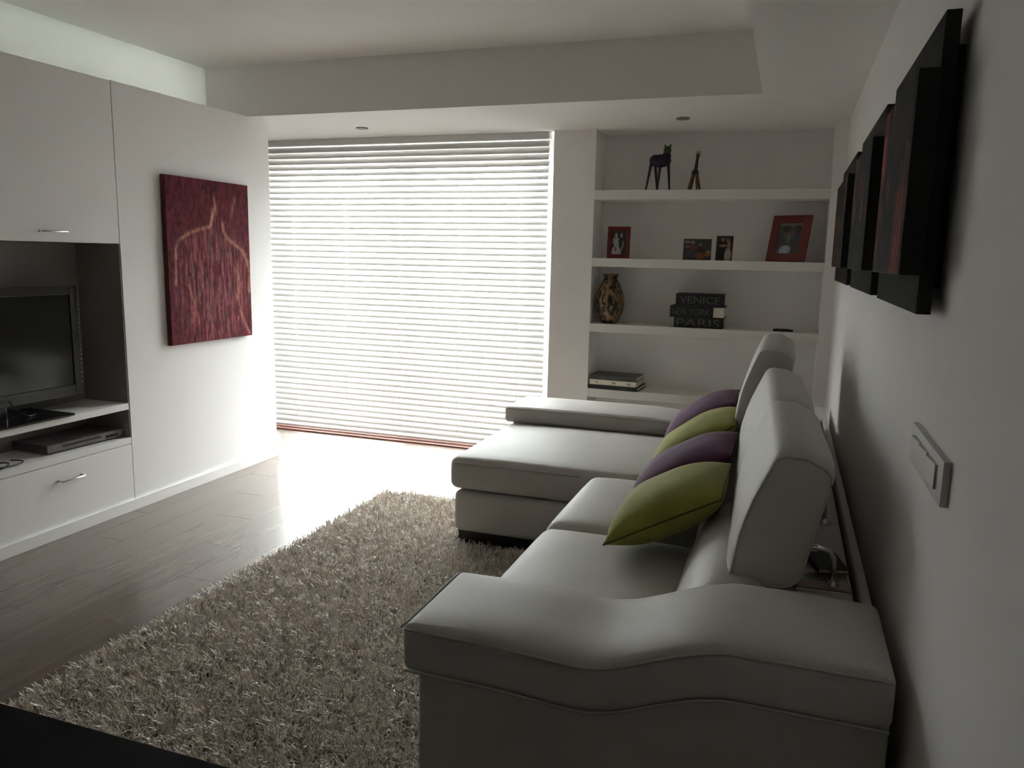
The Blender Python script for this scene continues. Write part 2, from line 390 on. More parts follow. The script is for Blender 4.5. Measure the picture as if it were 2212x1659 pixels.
# player
dv = empty('disc_player', (-3.83, -2.275, .4145), math.radians(-2)); tag(dv, 'low dark silver disc player in the slot below the television', 'media player')
box('body', -.12, .125, -.235, .235, .006, .048, M_silver, dv, bev=.004)
box('front_panel', .125, .131, -.235, .235, .009, .047, M_silver, dv, bev=.002)
box('display', .131, .1318, .11, .19, .016, .032, M_screen, dv)
box('disc_tray', .131, .1322, -.15, .08, .027, .037, M_bezel, dv, bev=.0004)
for a in (-.2, .2):
    for c in (-.1, .1): lathe('foot', [(.012, 0), (.013, .006)], M_blackplastic, dv, 12, (c, a))
tag(tube('coiled_cable', [(-3.72+.05*math.cos(t), -2.92+.11*math.sin(t)+.012*t, .419+.004*(1+math.sin(1.7*t))) for t in [i*.35 for i in range(44)]], .0032, M_blackplastic),
    'black cable coiled on the cabinet top beside the disc player', 'cable')

# ------------------------------------------------------------------ red torso painting
tp = empty('torso_painting', (XL, -1.374, .893)); tag(tp, 'maroon canvas painting of a human back on the white wall', 'painting')
PW, PH = .725, .968
def torso(u, v):
    n1 = vnoise(u*3, v*1.2, 14, 1); n2 = vnoise(u, v, 40, 9, 3); n3 = vnoise(u, v*.6, 5, 21)
    s = .80+.5*(n1-.5)*2 + .5*(n2-.5)*2
    r, g, b = .105*s*(1+.5*n3), .020*s, .024*s*(1+.3*n3)
    def poly(pts):
        d = np.full_like(u, 9.)
        for (ax, ay), (bx, by) in zip(pts, pts[1:]):
            ax_, ay_, bx_, by_ = ax*PW, ay*PH, bx*PW, by*PH
            t = np.clip(((u*PW-ax_)*(bx_-ax_)+(v*PH-ay_)*(by_-ay_))/((bx_-ax_)**2+(by_-ay_)**2), 0, 1)
            d = np.minimum(d, np.hypot(u*PW-ax_-t*(bx_-ax_), v*PH-ay_-t*(by_-ay_)))
        return d
    L1 = [(.56, .90), (.565, .84), (.53, .78), (.49, .715), (.38, .70), (.25, .67), (.13, .63), (.085, .57), (.08, .46), (.075, .36)]
    L2 = [(.655, .735), (.66, .70), (.70, .65), (.80, .61), (.90, .57), (.97, .50), (.985, .40), (.975, .30)]
    L3 = [(.83, .48), (.835, .40), (.83, .25), (.86, .15), (.92, .07), (.97, .015)]
    L4 = [(.22, .35), (.28, .22), (.32, .12)]
    L5 = [(.82, .90), (.77, .80)]
    body = np.zeros_like(u)
    for (px, py, rx, ry) in ((.52, .33, .42, .34), (.57, .70, .07, .15), (.52, .55, .40, .14)):
        body = np.maximum(body, np.clip(1.6-((u-px)/rx)**2-((v-py)/ry)**2, 0, 1))
    streak = vnoise(u*4, v*.7, 16, 33, 4)
    bl_ = body*np.clip((streak-.42)*4, 0, 1)
    grain = .55+.9*vnoise(u, v, 60, 101, 2)
    r = r+.17*bl_*grain; g = g+.058*bl_*grain; b = b+.052*bl_*grain
    dk = body*np.clip((.45-vnoise(u*3, v*.8, 16, 77, 4))*5, 0, .55)
    r, g, b = r*(1-dk*.5), g*(1-dk*.1)+.006*dk, b*(1-dk*.1)+.006*dk
    for L, wd, st in ((L1, .011, 1), (L2, .012, 1), (L3, .010, .8), (L4, .010, .55), (L5, .014, .35)):
        k_ = np.exp(-(poly(L)/(wd*(.55+.9*n2)))**2)*st*np.clip(.1+1.5*n1, 0, 1.3)
        k_ = k_*(.6+.8*vnoise(u, v, 50, 71, 2))
        r, g, b = r+.27*k_, g+.125*k_, b+.075*k_
    red = np.clip((vnoise(u*2, v, 7, 55)-.5)*5, 0, 1)*.4
    r = r+.05*red
    return r*1.12, g*1.35, b*1.45
M_torso = vcol_mat('torso_paint', .8, .5, 90); M_torso.node_tree.nodes['Principled BSDF'].inputs['Specular IOR Level'].default_value = .15
box('stretcher', .004, .032, -PW/2, PW/2, 0, PH, M_redcanvas, tp, bev=.003)
cv = painted('painted_canvas', PW-.004, PH-.004, 190, 250, torso, M_torso, tp, relief=.002)
cv.location = (.0335, 0, .002); cv.rotation_euler.z = math.radians(90)

# ------------------------------------------------------------------ three dark pictures on the right wall
M_stroke = vcol_mat('stroke_paint', .85, .4, 90); M_stroke.node_tree.nodes['Principled BSDF'].inputs['Specular IOR Level'].default_value = .12
def dark_art(cy0, cy1, sy0, sy1, seed, label, red):
    t = empty('layered_picture', (0, (cy0+cy1)/2, 1.355)); tag(t, label, 'picture', 'dark layered pictures on the right wall')
    c = (cy0+cy1)/2
    box('backing_board', -.045, -.020, cy0-c, cy1-c, 0, .55, M_blackcanvas, t, bev=.001)
    box('board_face', -.0462, -.0452, cy0-c+.001, cy1-c-.001, .001, .549, M_grey, t)
    box('wall_spacer', -.0195, -.0005, cy0-c+.05, cy1-c-.05, .05, .5, M_blackcanvas, t)
    box('raised_canvas', -.085, -.0465, sy0-c, sy1-c, .074, .445, M_blackcanvas, t, bev=.001)
    def fn(u, v):
        st = vnoise(u*8, v*1.1, 5, seed); blk = vnoise(np.floor(u*7)/7, np.floor(v*5)/5, 9, seed+3, 1)
        k_ = np.clip((st-.45)*4, 0, 1)*np.clip((blk-.45)*3.2, 0, 1)
        yel = np.clip((vnoise(u*5, v*1.5, 4, seed+9)-.52)*6, 0, 1)
        g0 = .010+.014*vnoise(u*6, v, 12, seed+5)
        edge = np.clip((red-np.abs(u-.04))*9, 0, 1)*np.clip((v-.48)*8, 0, 1)*np.clip(st*2.6-.7, 0, 1)*(red > 0) + np.clip((.17-np.abs(u-.80))*10, 0, 1)*np.clip((.5-v)*8, 0, 1)*np.clip((np.sin(u*95)+.4), 0, 1)*.8*(red > .05)
        return g0+.13*k_+.34*edge+.08*yel*k_, g0+.020*k_+.055*edge+.075*yel*k_, g0+.018*k_+.05*edge
    p = painted('painted_face', sy1-sy0-.004, .367, 90, 70, fn, M_stroke, t)
    p.location = (-.0858, (sy0+sy1)/2-c, .076); p.rotation_euler.z = math.radians(-90)
dark_art(-3.66, -2.95, -3.69, -3.19, 11, 'nearest and largest-looking of the dark pictures, with red brush strokes', .16)
dark_art(-2.75, -1.93, -2.86, -2.28, 31, 'middle one of the three dark layered pictures on the right wall', .05)
dark_art(-1.70, -.80, -1.87, -1.17, 63, 'farthest of the dark layered pictures, next to the shelf niche', .0)

# ------------------------------------------------------------------ light switch
sw = empty('light_switch', (0, -3.72, 1.045)); tag(sw, 'white wall switch plate with three rockers below the dark pictures', 'light switch')
box('cover_plate', -.013, -.0004, -.175, .175, 0, .079, M_switch, sw, bev=.002)
for y in (-.09, 0, .085):
    bm = bmesh.new(); add_box(bm, -.004, .004, -.036, .036, -.022, .022, .001)
    me = bpy.data.meshes.new('rocker'); bm.to_mesh(me); bm.free()
    r = link('rocker', me, M_switch, sw); r.location = (-.0155, y, .040); r.rotation_euler.z = math.radians(3.5)

# ------------------------------------------------------------------ shelf objects: figurines
def animal(name, loc, rz, balls, limbs, matl, label):
    """ellipsoids and tapered limbs fused by a voxel remesh into one continuous carved body"""
    t = empty(name, loc, rz); tag(t, label, 'figurine')
    bm = bmesh.new()
    for (x, y, z, rx, ry, rz_) in balls:
        bmesh.ops.create_uvsphere(bm, u_segments=20, v_segments=14, radius=1, matrix=Matrix.Translation((x, y, z)) @ Matrix.Diagonal((rx, ry, rz_, 1)))
    for (a, b_, ra, rb) in limbs:
        tube_mesh(bm, [Vector(a).lerp(Vector(b_), k_/4) for k_ in range(5)], lambda q, ra=ra, rb=rb: ra+(rb-ra)*q, 10)
    bmesh.ops.recalc_face_normals(bm, faces=bm.faces)
    me = bpy.data.meshes.new('body'); bm.to_mesh(me); bm.free()
    o = bpy.data.objects.new('body', me); COL.objects.link(o); o.parent = t
    r = o.modifiers.new('remesh', 'REMESH'); r.mode = 'VOXEL'; r.voxel_size = .0022
    sm_ = o.modifiers.new('smooth', 'SMOOTH'); sm_.iterations = 4
    m2 = bpy.data.meshes.new_from_object(o.evaluated_get(bpy.context.evaluated_depsgraph_get())); o.modifiers.clear(); o.data = m2; m2.name = 'body'
    m2.materials.clear(); m2.materials.append(matl); m2.shade_smooth()
    return t
def banded(name, stops, mix, scale, rough=.4):
    m = bpy.data.materials.new(name); m.use_nodes = True; N = m.node_tree.nodes; L = m.node_tree.links
    tc = N.new('ShaderNodeTexCoord'); sx = N.new('ShaderNodeSeparateXYZ'); L.new(tc.outputs['Object'], sx.inputs[0])
    cr = N.new('ShaderNodeValToRGB'); cr.color_ramp.interpolation = 'CONSTANT'
    mr = N.new('ShaderNodeMath'); mr.operation = 'MULTIPLY'; mr.inputs[1].default_value = 1/.32; L.new(sx.outputs['Z'], mr.inputs[0]); L.new(mr.outputs[0], cr.inputs[0])
    els = cr.color_ramp.elements
    while len(els) < len(stops): els.new(.5)
    for e, (p, c) in zip(els, stops): e.position = p; e.color = (*c, 1)
    n = N.new('ShaderNodeTexVoronoi'); n.inputs['Scale'].default_value = scale; L.new(tc.outputs['Object'], n.inputs['Vector'])
    lt = N.new('ShaderNodeMath'); lt.operation = 'LESS_THAN'; lt.inputs[1].default_value = .22; L.new(n.outputs['Distance'], lt.inputs[0])
    mxn = N.new('ShaderNodeMix'); mxn.data_type = 'RGBA'; L.new(lt.outputs[0], mxn.inputs[0]); L.new(cr.outputs[0], mxn.inputs[6]); mxn.inputs[7].default_value = (*mix, 1)
    L.new(mxn.outputs[2], N['Principled BSDF'].inputs['Base Color']); N['Principled BSDF'].inputs['Roughness'].default_value = rough
    return m
Mf1 = banded('painted_figurine_dark', [(0, (.012, .008, .018)), (.34, (.06, .01, .02)), (.44, (.012, .008, .02)), (.50, (.02, .010, .035)), (.755, (.03, .06, .010))], (.14, .07, .12), 42)
Mf2 = banded('painted_figurine_yellow', [(0, (.16, .09, .01)), (.32, (.012, .03, .012)), (.50, (.05, .012, .03)), (.68, (.17, .13, .01))], (.03, .03, .01), 70)
animal('animal_figurine', (-1.145, .10, 1.9005), 0,
       [(0, 0, .196, .072, .045, .043), (-.035, 0, .20, .040, .04, .038), (.040, -.008, .225, .030, .030, .035), (.046, -.022, .262, .026, .028, .028), (.050, -.050, .252, .014, .016, .015)],
       [((-.055, -.025, .19), (-.084, -.040, .002), .011, .0062), ((-.040, .028, .18), (-.020, .040, .002), .010, .006), ((.004, -.03, .17), (-.006, -.046, .002), .010, .006), ((.055, -.015, .19), (.072, -.030, .002), .011, .006),
        ((.034, -.015, .28), (.026, -.012, .300), .009, .004), ((.058, -.015, .28), (.068, -.012, .300), .009, .004)],
       Mf1, 'dark long-legged animal figurine with a green head, left on the top shelf')
animal('giraffe_figurine', (-.912, .10, 1.9005), 0,
       [(0, 0, .118, .024, .032, .020), (.014, -.022, .225, .014, .020, .014), (.012, -.040, .216, .009, .012, .008)],
       [((.002, -.012, .12), (.013, -.016, .225), .013, .0085), ((.008, -.014, .230), (.004, -.012, .256), .004, .0035), ((.020, -.014, .230), (.026, -.012, .256), .004, .0035),
        ((-.010, -.018, .112), (-.036, -.036, .002), .010, .0075), ((.010, -.018, .112), (.020, -.036, .002), .010, .0075), ((-.010, .018, .112), (-.030, .040, .002), .010, .0075), ((.010, .018, .112), (.032, .040, .002), .010, .0075)],
       Mf2, 'small yellow and green giraffe figurine, right on the top shelf')

# picture frames and loose photographs
def ell(u, v, cx, cy, rx, ry, sft=.25): return np.clip((1-((u-cx)/rx)**2-((v-cy)/ry)**2)/sft, 0, 1)
def over(c, k_, col): return [c[i]*(1-k_)+col[i]*k_ for i in range(3)]
def ph_couple(u, v):
    n = vnoise(u, v, 9, 2); c = [.012+.02*n, .013+.02*n, .017+.02*n]
    g = .65+.7*vnoise(u, v, 22, 44, 3)
    c = over(c, ell(u, v, .66, .80, .13, .16), (.03, .03, .03)); c = over(c, ell(u, v, .30, .80, .15, .17), (.05, .045, .04))
    c = over(c, ell(u, v, .70, .40, .28, .34), (.02, .02, .025)); c = over(c, ell(u, v, .66, .79, .085, .11), (.33, .30, .28))
    c = over(c, ell(u, v, .32, .79, .085, .105), (.36, .33, .31)); c = over(c, ell(u, v, .34, .62, .19, .11), (.30, .28, .27))
    c = over(c, ell(u, v, .36+.1*(.4-v), .42, .17, .22), (.42, .40, .38)); c = over(c, ell(u, v, .36, .10, .34, .26), (.44, .42, .40))
    c = over(c, ell(u, v, .80-.35*np.abs(v-.45), .36, .05, .24), (.30, .28, .27)); c = over(c, ell(u, v, .14, .55, .05, .16), (.28, .26, .25)); c = over(c, ell(u, v, .30, .22, .07, .10), (.08, .08, .08))
    return [x*g for x in c]
def ph_group(u, v):
    n = vnoise(u*1.3, v, 9, 7); n2 = vnoise(u, v, 14, 8); c = [.03+.10*np.clip(n-.5, 0, 1)*3, .025+.03*n2, .02+.03*n2]
    for (x, y, rx, ry, col) in ((.33, .83, .08, .10, (.30, .22, .15)), (.36, .60, .14, .18, (.16, .03, .03)), (.60, .72, .06, .09, (.25, .16, .11)), (.62, .50, .11, .17, (.02, .015, .02)),
                                (.30, .25, .26, .20, (.06, .065, .09)), (.60, .2, .20, .16, (.25, .09, .05)), (.88, .3, .12, .15, (.28, .12, .05)), (.90, .42, .05, .04, (.5, .42, .2)), (.12, .85, .12, .05, (.3, .28, .22)), (.15, .62, .10, .04, (.2, .2, .2))):
        c = over(c, ell(u+.04*(vnoise(u, v, 10, 50)-.5), v, x, y, rx, ry), col)
    g = .5+1.0*vnoise(u, v, 20, 47, 3)
    return [x*g for x in c]
def ph_dance(u, v):
    n = vnoise(u, v, 8, 17); c = [.010+.014*n, .012+.014*n, .010+.01*n]
    c = over(c, ell(u, v, .30, .42, .22, .45), (.006, .006, .007)); c = over(c, ell(u, v, .38, .84, .10, .09), (.26, .15, .11)); c = over(c, ell(u, v, .68, .82, .10, .09), (.24, .13, .09))
    c = over(c, ell(u, v, .76, .62, .12, .18), (.30, .17, .12)); c = over(c, ell(u, v, .40, .60, .26, .05), (.28, .16, .12)); c = over(c, ell(u, v, .72, .20, .20, .32), (.42, .38, .34)); c = over(c, ell(u, v, .95, .25, .05, .3), (.22, .07, .06))
    g = .6+.8*vnoise(u, v, 20, 46, 3)
    return [x*g for x in c]
def ph_kiss(u, v):
    n = vnoise(u, v, 8, 27); c = [.045+.05*n, .055+.05*n, .045+.04*n]
    c = over(c, ell(u, v, .5, .97, .55, .10), (.15, .17, .10)); c = over(c, ell(u, v, .25, .35, .30, .40), (.035, .035, .045)); c = over(c, ell(u, v, .80, .38, .28, .42), (.04, .04, .05))
    c = over(c, ell(u, v, .36, .78, .22, .15), (.014, .014, .010)); c = over(c, ell(u, v, .80, .78, .20, .16), (.014, .014, .014)); c = over(c, ell(u, v, .36, .60, .20, .10), (.14, .07, .05)); c = over(c, ell(u, v, .62, .66, .14, .12), (.13, .065, .05))
    c = over(c, ell(u, v, .48, .50, .10, .16), (.16, .17, .14)); c = over(c, ell(u, v, .40+.2*(v-.1), .10, .26, .17), (.38, .42, .50))
    g = .6+.8*vnoise(u, v, 20, 45, 3)
    return [x*g for x in c]
Mphoto = vcol_mat('photo_print', .35, 0.0)
def frame(name, loc, rz, lean, w, h, bd, fn, label, nx, ny, bm_t=0):
    t = empty(name, loc, rz); tag(t, label, 'picture frame', None)
    tl = math.radians(lean)
    t.location.z += .017*math.sin(tl)
    def L(o): o.rotation_euler.x = -tl; return o
    L(boxes('border', [(-w/2, -w/2+bd, 0, .016, 0, h), (w/2-bd, w/2, 0, .016, 0, h), (-w/2+bd, w/2-bd, 0, .016, 0, bd), (-w/2+bd, w/2-bd, 0, .016, h-bd, h)], M_red, t, bev=.001))
    L(box('backing', -w/2+bd, w/2-bd, .008, .014, bd, h-bd, M_bookblack, t))
    p = painted('photograph', w-2*bd, h-2*bd, nx, ny, fn, Mphoto, t); p.rotation_euler.x = -tl
    p.location = (0, .006*math.cos(tl)+math.sin(tl)*bd, bd*math.cos(tl))
    s = box('easel_leg', -.02, .02, 0, .004, 0, h*.62, M_bookblack, t); s.location = (0, .018+h*.62*math.sin(tl)+.036, .003); s.rotation_euler.x = math.radians(12)
    return t
frame('picture_frame', (-1.400, .06, 1.4465), math.radians(4), 6, .155, .215, .026, ph_couple, 'small red picture frame with a pale-dressed couple, left end of shelf', 40, 56)
frame('picture_frame', (-.314, .07, 1.4465), math.radians(-26), 15, .262, .305, .052, ph_kiss, 'larger tilted red picture frame at the right end of its shelf', 48, 56)
def loose(loc, rz, w, h, fn, label):
    t = empty('photograph', loc, rz); tag(t, label, 'photograph', 'unframed photographs propped on the shelf')
    b_ = box('card', -w/2, w/2, .0006, .003, 0, h, M_paper, t); b_.rotation_euler.x = -.14
    p = painted('print', w, h, 50, 40, fn, Mphoto, t); p.rotation_euler.x = -.14
    st = box('strut', -.012, .012, 0, .002, 0, h*.5, M_paper, t); st.location = (0, .012+h*.07+.012, .0005); st.rotation_euler.x = .1
    return t
loose((-.865, .05, 1.4465), math.radians(5), .182, .140, ph_group, 'unframed colour photograph of seated people, wider than tall')
loose((-.692, .05, 1.4465), math.radians(-3), .108, .162, ph_dance, 'unframed upright photograph of a dancing couple in dark and white')

# vase
vm = bpy.data.materials.new('tribal_glaze'); vm.use_nodes = True; N = vm.node_tree.nodes; L = vm.node_tree.links
tc = N.new('ShaderNodeTexCoord'); mp = N.new('ShaderNodeMapping'); mp.inputs['Scale'].default_value = (1, 1, .42); L.new(tc.outputs['Object'], mp.inputs[0])
n = N.new('ShaderNodeTexNoise'); n.inputs['Scale'].default_value = 34; n.inputs['Detail'].default_value = 1.5; n.inputs['Distortion'].default_value = 1.2; L.new(mp.outputs[0], n.inputs['Vector'])
cr = N.new('ShaderNodeValToRGB'); cr.color_ramp.elements[0].position = .47; cr.color_ramp.elements[0].color = (.008, .006, .005, 1); cr.color_ramp.elements[1].position = .50; cr.color_ramp.elements[1].color = (.22, .125, .05, 1)
L.new(n.outputs['Fac'], cr.inputs[0]); L.new(cr.outputs[0], N['Principled BSDF'].inputs['Base Color']); N['Principled BSDF'].inputs['Roughness'].default_value = .35
va = empty('vase', (-1.452, .10, .9955)); tag(va, 'tan vase with black brush marks at the left end of its shelf', 'vase')
lathe('body', [(.050, 0), (.056, .004), (.072, .03), (.094, .08), (.103, .13), (.102, .17), (.090, .22), (.070, .265), (.050, .298), (.044, .312), (.047, .325), (.058, .336), (.061, .341), (.056, .341), (.042, .325), (.038, .31), (.046, .29), (.06, .26), (.06, .1)], vm, va, 36)
lathe('foot', [(.052, -.0002), (.052, .005), (.049, .006)], M_blackplastic, va, 36)

# lettered book boxes
def lettered(x0, x1, z0, z1, word, wd, sz, label, pages=0, y0=.03, rz=0, word2=None):
    cx = (x0+x1)/2
    t = empty('book_box', (cx, y0+.1, z0), rz); tag(t, label, 'book', 'book boxes lettered with city names')
    w_, h_ = x1-x0, z1-z0
    boxes('cover', [(-w_/2, w_/2, -.1, -.096, 0, h_), (-w_/2, w_/2+pages, -.096, .1, h_-.005, h_), (-w_/2, w_/2+pages, -.096, .1, 0, .005)], M_bookblack, t, bev=.0008)
    box('page_block', -w_/2+.006, w_/2-.006+pages, -.095, .094, .0052, h_-.0052, M_paper if pages else M_bookblack, t)
    if word2:
        text('lettering', word, sz, (-.080, -.1006, h_/2), M_text, t, width=wd[0]); text('lettering', word2, sz, (.052, -.1006, h_/2), M_text, t, width=wd[1])
    else: text('lettering', word, sz, (0, -.1006, h_/2), M_text, t, width=wd)
lettered(-.990, -.670, .9957, 1.063, 'PARIS', .285, .072, 'bottom black box of the stack, lettered PARIS')
lettered(-1.020, -.735, 1.0637, 1.140, 'NEW', (.098, .138), .062, 'middle black box with pale page edge, lettered NEW YORK', pages=.075, word2='YORK')
lettered(-.985, -.672, 1.1407, 1.222, 'VENICE', .262, .070, 'top black box of the stack, lettered VENICE')
rm = empty('remote_control', (-.288, .09, .9955), math.radians(3)); tag(rm, 'small black remote control alone at the right of its shelf', 'remote control')
box('body', -.062, .062, -.02, .02, .0005, .014, M_blackplastic, rm, bev=.003)
boxes('keypad', [(-.045+.022*i, -.030+.022*i, -.012, .012, .0142, .018) for i in range(4)], M_blackplastic, rm, bev=.001)

# stacked books
def book(x, y, z, w_, d, h_, rz, mc, label, spine=None, tm=None):
    t = empty('book', (x, y, z), rz); tag(t, label, 'book', 'books lying on the lowest shelf')
    boxes('cover', [(-w_/2, w_/2, -d/2, -d/2+.003, 0, h_), (-w_/2, w_/2, -d/2+.003, d/2, h_-.003, h_), (-w_/2, w_/2, -d/2+.003, d/2, 0, .003)], mc, t, bev=.0006)
    box('page_block', -w_/2+.006, w_/2-.005, -d/2+.0035, d/2-.006, .0032, h_-.0032, M_paper, t)
    for (s, xx, sz, wd) in (spine or []): text('spine_title', s, sz, (xx, -d/2-.0006, h_/2), tm, t, width=wd)
book(-1.378, .112, .5357, .355, .240, .028, math.radians(-4), M_bookblack, 'bottom black book of the pile on the lowest shelf', [('LAND', .08, .012, .05)], M_text)
book(-1.382, .108, .5642, .335, .215, .036, math.radians(-3), M_bookwhite, 'cream book in the middle of the pile', [('N', -.115, .026, .012), ('III', .01, .020, .022), ('VIE', .115, .022, .024)], M_dtext)
book(-1.382, .112, .6007, .335, .215, .031, math.radians(-3), M_bookdark, 'top book of the pile, with a dark mottled cover', [('LA TERRA DEL FARO', -.03, .011, .12), ('GIL', .13, .010, .02)], M_text)

# ------------------------------------------------------------------ corner sofa
so = empty('corner_sofa', (0, 0, 0)); tag(so, 'white leather corner sofa with chaise and tilting headrests', 'sofa')
so.location = (-.9, -2.3, 0); ox, oy = .9, 2.3
def S(name, x0, x1, y0, y1, z0, z1, r, crown=0, fn=None, parent=so, n=14, belly=0, m=None):
    f2 = (lambda a, b_, c: fn(a-ox, b_-oy, c)) if fn else None
    def g(a, b_, c):
        q = fn(a-ox, b_-oy, c) if fn else (a-ox, b_-oy, c); return (q[0]+ox, q[1]+oy, q[2])
    return soft(name, x0+ox, x1+ox, y0+oy, y1+oy, z0, z1, r, m or M_leather, parent, crown, g, n, belly)
def ss(t): t = max(0, min(1, t)); return t*t*(3-2*t)
def rise(x): return .082*ss((x+.66)/.34)
# bases
S('base', -1.04, -.035, -3.47, -1.90, .06, .285, .02)
S('chaise_base', -1.775, -.035, -1.882, -.985, .082, .292, .03, belly=.006)
boxes('plinth', [(-1.755+ox, -.06+ox, -1.862+oy, -1.00+oy, .011, .086), (-.99+ox, -.06+ox, -3.72+oy, -1.88+oy, .011, .07)], M_black, so)
# seats
S('seat_cushion', -1.085, -.46, -3.448, -2.632, .275, .455, .055, crown=.022, belly=.01, n=20)
S('seat_cushion', -1.085, -.46, -2.628, -1.892, .275, .455, .055, crown=.022, belly=.01, n=20)
S('chaise_cushion', -1.80, -.46, -1.886, -.985, .298, .460, .04, crown=.024, belly=.008, n=20)
def pipe(pts, par=so, r=.0035): return tube('piping', [(x+ox, y+oy, z) for x, y, z in pts], r, M_piping, par, seg=6)
# low back cushions that the headrests stand behind
for a, bq in ((-3.446, -2.635), (-2.628, -1.90), (-1.888, -.99)):
    S('back_cushion', -.53, -.34, a, bq, .42, .640, .06, crown=.01, belly=.012, fn=lambda x, y, z: (x+.09*max(0, (z-.45))/.22, y, z))
# near arm
S('arm', -1.04, -.032, -3.792, -3.458, .07, .50, .02, fn=lambda x, y, z: (x, y, z+(rise(x) if z > .3 else 0)), n=24)
pad = S('arm_pad', -1.075, -.030, -3.802, -3.450, .478, .595, .022, crown=.018, fn=lambda x, y, z: (x, y, z+rise(x)-.012*math.exp(-((x+.62)/.16)**2)), n=28)
def rl(x): return rise(x)-.012*math.exp(-((x+.62)/.16)**2)
xs = [-1.066+i*(1.030/40) for i in range(41)]
pipe([(x, -3.803, .586+rl(x)) for x in xs], pad); pipe([(x, -3.803, .483+rl(x)) for x in xs], pad)
pipe([(-1.0765, -3.795+i*.034, .586+rl(-1.07)) for i in range(11)], pad)
# far arm, lower towards the wall
def rf(x): return -.05*ss((x+1.0)/.55)+.13*ss((x+.40)/.3)
S('arm', -1.79, -.035, -.965, -.615, .07, .47, .02, n=20)
pad2 = S('arm_pad', -1.83, -.033, -1.0, -.60, .462, .558, .022, crown=.016, fn=lambda x, y, z: (x, y, z+(rf(x) if z > .5 else 0)), n=24)
pipe([(x, -1.001, .551+rf(x)) for x in [-1.82+i*.045 for i in range(30)]], pad2)
# chaise seams
pipe([(x, -1.8875-.004, .438) for x in [-1.77+i*.04 for i in range(17)]])
# rear deck
boxes('rear_frame', [(-.44+ox, -.036+ox, -3.455+oy, -.62+oy, .28, .565)], M_blackcanvas, so)
for a, bq in ((-3.450, -2.722), (-2.716, -1.90), (-1.894, -.99)):
    S('deck_panel', -.42, -.068, a, bq, .57, .622, .008, n=8)
S('back_rail', -.054, -.031, -3.452, -.60, .10, .634, .005, n=8)

def headrest(y0, y1, dx, dz, tilt=0, ddx=0, ddz=0, r0=1, r1=1):
    hl = empty('headrest', ((-.28+dx)+ox, (y0+y1)/2+oy, .62+dz)); hl.parent = so
    quad = [(-.103, -.012), (.080, .008), (.148, .330), (.006, .368)]
    # rounded section
    pts = []
    for i in range(4):
        p0, p1, p2 = [Vector(quad[(i+k_) % 4]) for k_ in (-1, 0, 1)]
        rr = .045
        a = p1+(p0-p1).normalized()*rr; c = p1+(p2-p1).normalized()*rr
        for k_ in range(7):
            t = k_/6; pts.append(a*(1-t)**2+p1*2*t*(1-t)+c*t*t)
        e0 = c; e1 = p2+(p1-p2).normalized()*rr
        nn = 6
        out = Vector((-(e1-e0).y, (e1-e0).x)).normalized()*-1
        bul = {3: .014, 1: -.002, 0: .0, 2: .006}[i]
        cen = sum((Vector(q) for q in quad), Vector((0, 0)))/4
        if out.dot((e0+e1)/2-cen) < 0: out = -out
        for k_ in range(1, nn):
            t = k_/nn; pts.append(e0.lerp(e1, t)+out*bul*math.sin(math.pi*t))
    n = len(pts); cen = sum(pts, Vector((0, 0)))/n
    ct, st = math.cos(tilt), math.sin(tilt)
    bm = bmesh.new(); rings = []; W = y1-y0; m_ = 26
    for j in range(m_+1):
        t = .5-.5*math.cos(math.pi*j/m_); y = -W/2+W*t; e = min(t*W+(0 if r0 else 1), (1-t)*W+(0 if r1 else 1))
        bulge = .014*(1-(2*t-1)**8) - .006*max(0, 1-e/.02)**2
        ring = []
        for p in pts:
            q = cen+(p-cen)*(1+bulge/.16) ; q = Vector((q.x*ct+q.y*st, -q.x*st+q.y*ct))
            ring.append(bm.verts.new((q.x+ddx*t, y, q.y+ddz*t)))
        rings.append(ring)
    for A, B in zip(rings, rings[1:]):
        for k_ in range(n): bm.faces.new((A[k_], A[(k_+1) % n], B[(k_+1) % n], B[k_]))
    for ring, sgn in ((rings[0], -1), (rings[-1], 1)):
        inner = ring
        for s, off in ((.8, .005), (.4, .008)):
            new = []
            cq = sum((v.co for v in ring), Vector())/n
            for v in ring:
                new.append(bm.verts.new((cq.x+(v.co.x-cq.x)*s, v.co.y+sgn*off, cq.z+(v.co.z-cq.z)*s)))
            for k_ in range(n): bm.faces.new((inner[k_], inner[(k_+1) % n], new[(k_+1) % n], new[k_]))
            inner = new
        bm.faces.new(inner)
    bmesh.ops.recalc_face_normals(bm, faces=bm.faces)
    loops = [[v.co.copy() for v in rings[0]], [v.co.copy() for v in rings[-1]]]
    me = bpy.data.meshes.new('pad'); bm.to_mesh(me); bm.free()
    link('pad', me, M_leather, hl, True)
    for lp in [l for l, k_ in zip(loops, (r0, r1)) if k_]: tube('piping', lp, .0032, M_piping, hl, seg=6, closed=True)
    for yy in (-W/2+.07, W/2-.12):
        zt = .105
        tube('chrome_bracket', [(.05, yy, zt), (.12, yy, zt-.002), (.150, yy, zt-.008), (.162, yy, zt-.025), (.164, yy, .005-dz)], .0075, M_chrome, hl, seg=10)
        lathe('rosette', [(.022, .003-dz), (.022, .008-dz), (.014, .012-dz), (.009, .020-dz)], M_chrome, hl, 16, (.164, yy))
    return hl
headrest(-3.325, -2.611, 0, 0, 0, -.028, .010, 1, 0)
headrest(-2.608, -1.885, -.028, .010, 0, -.034, .014, 0, 1)
headrest(-1.872, -1.10, -.082, .098, -.04, 0, 0, 0, 1)

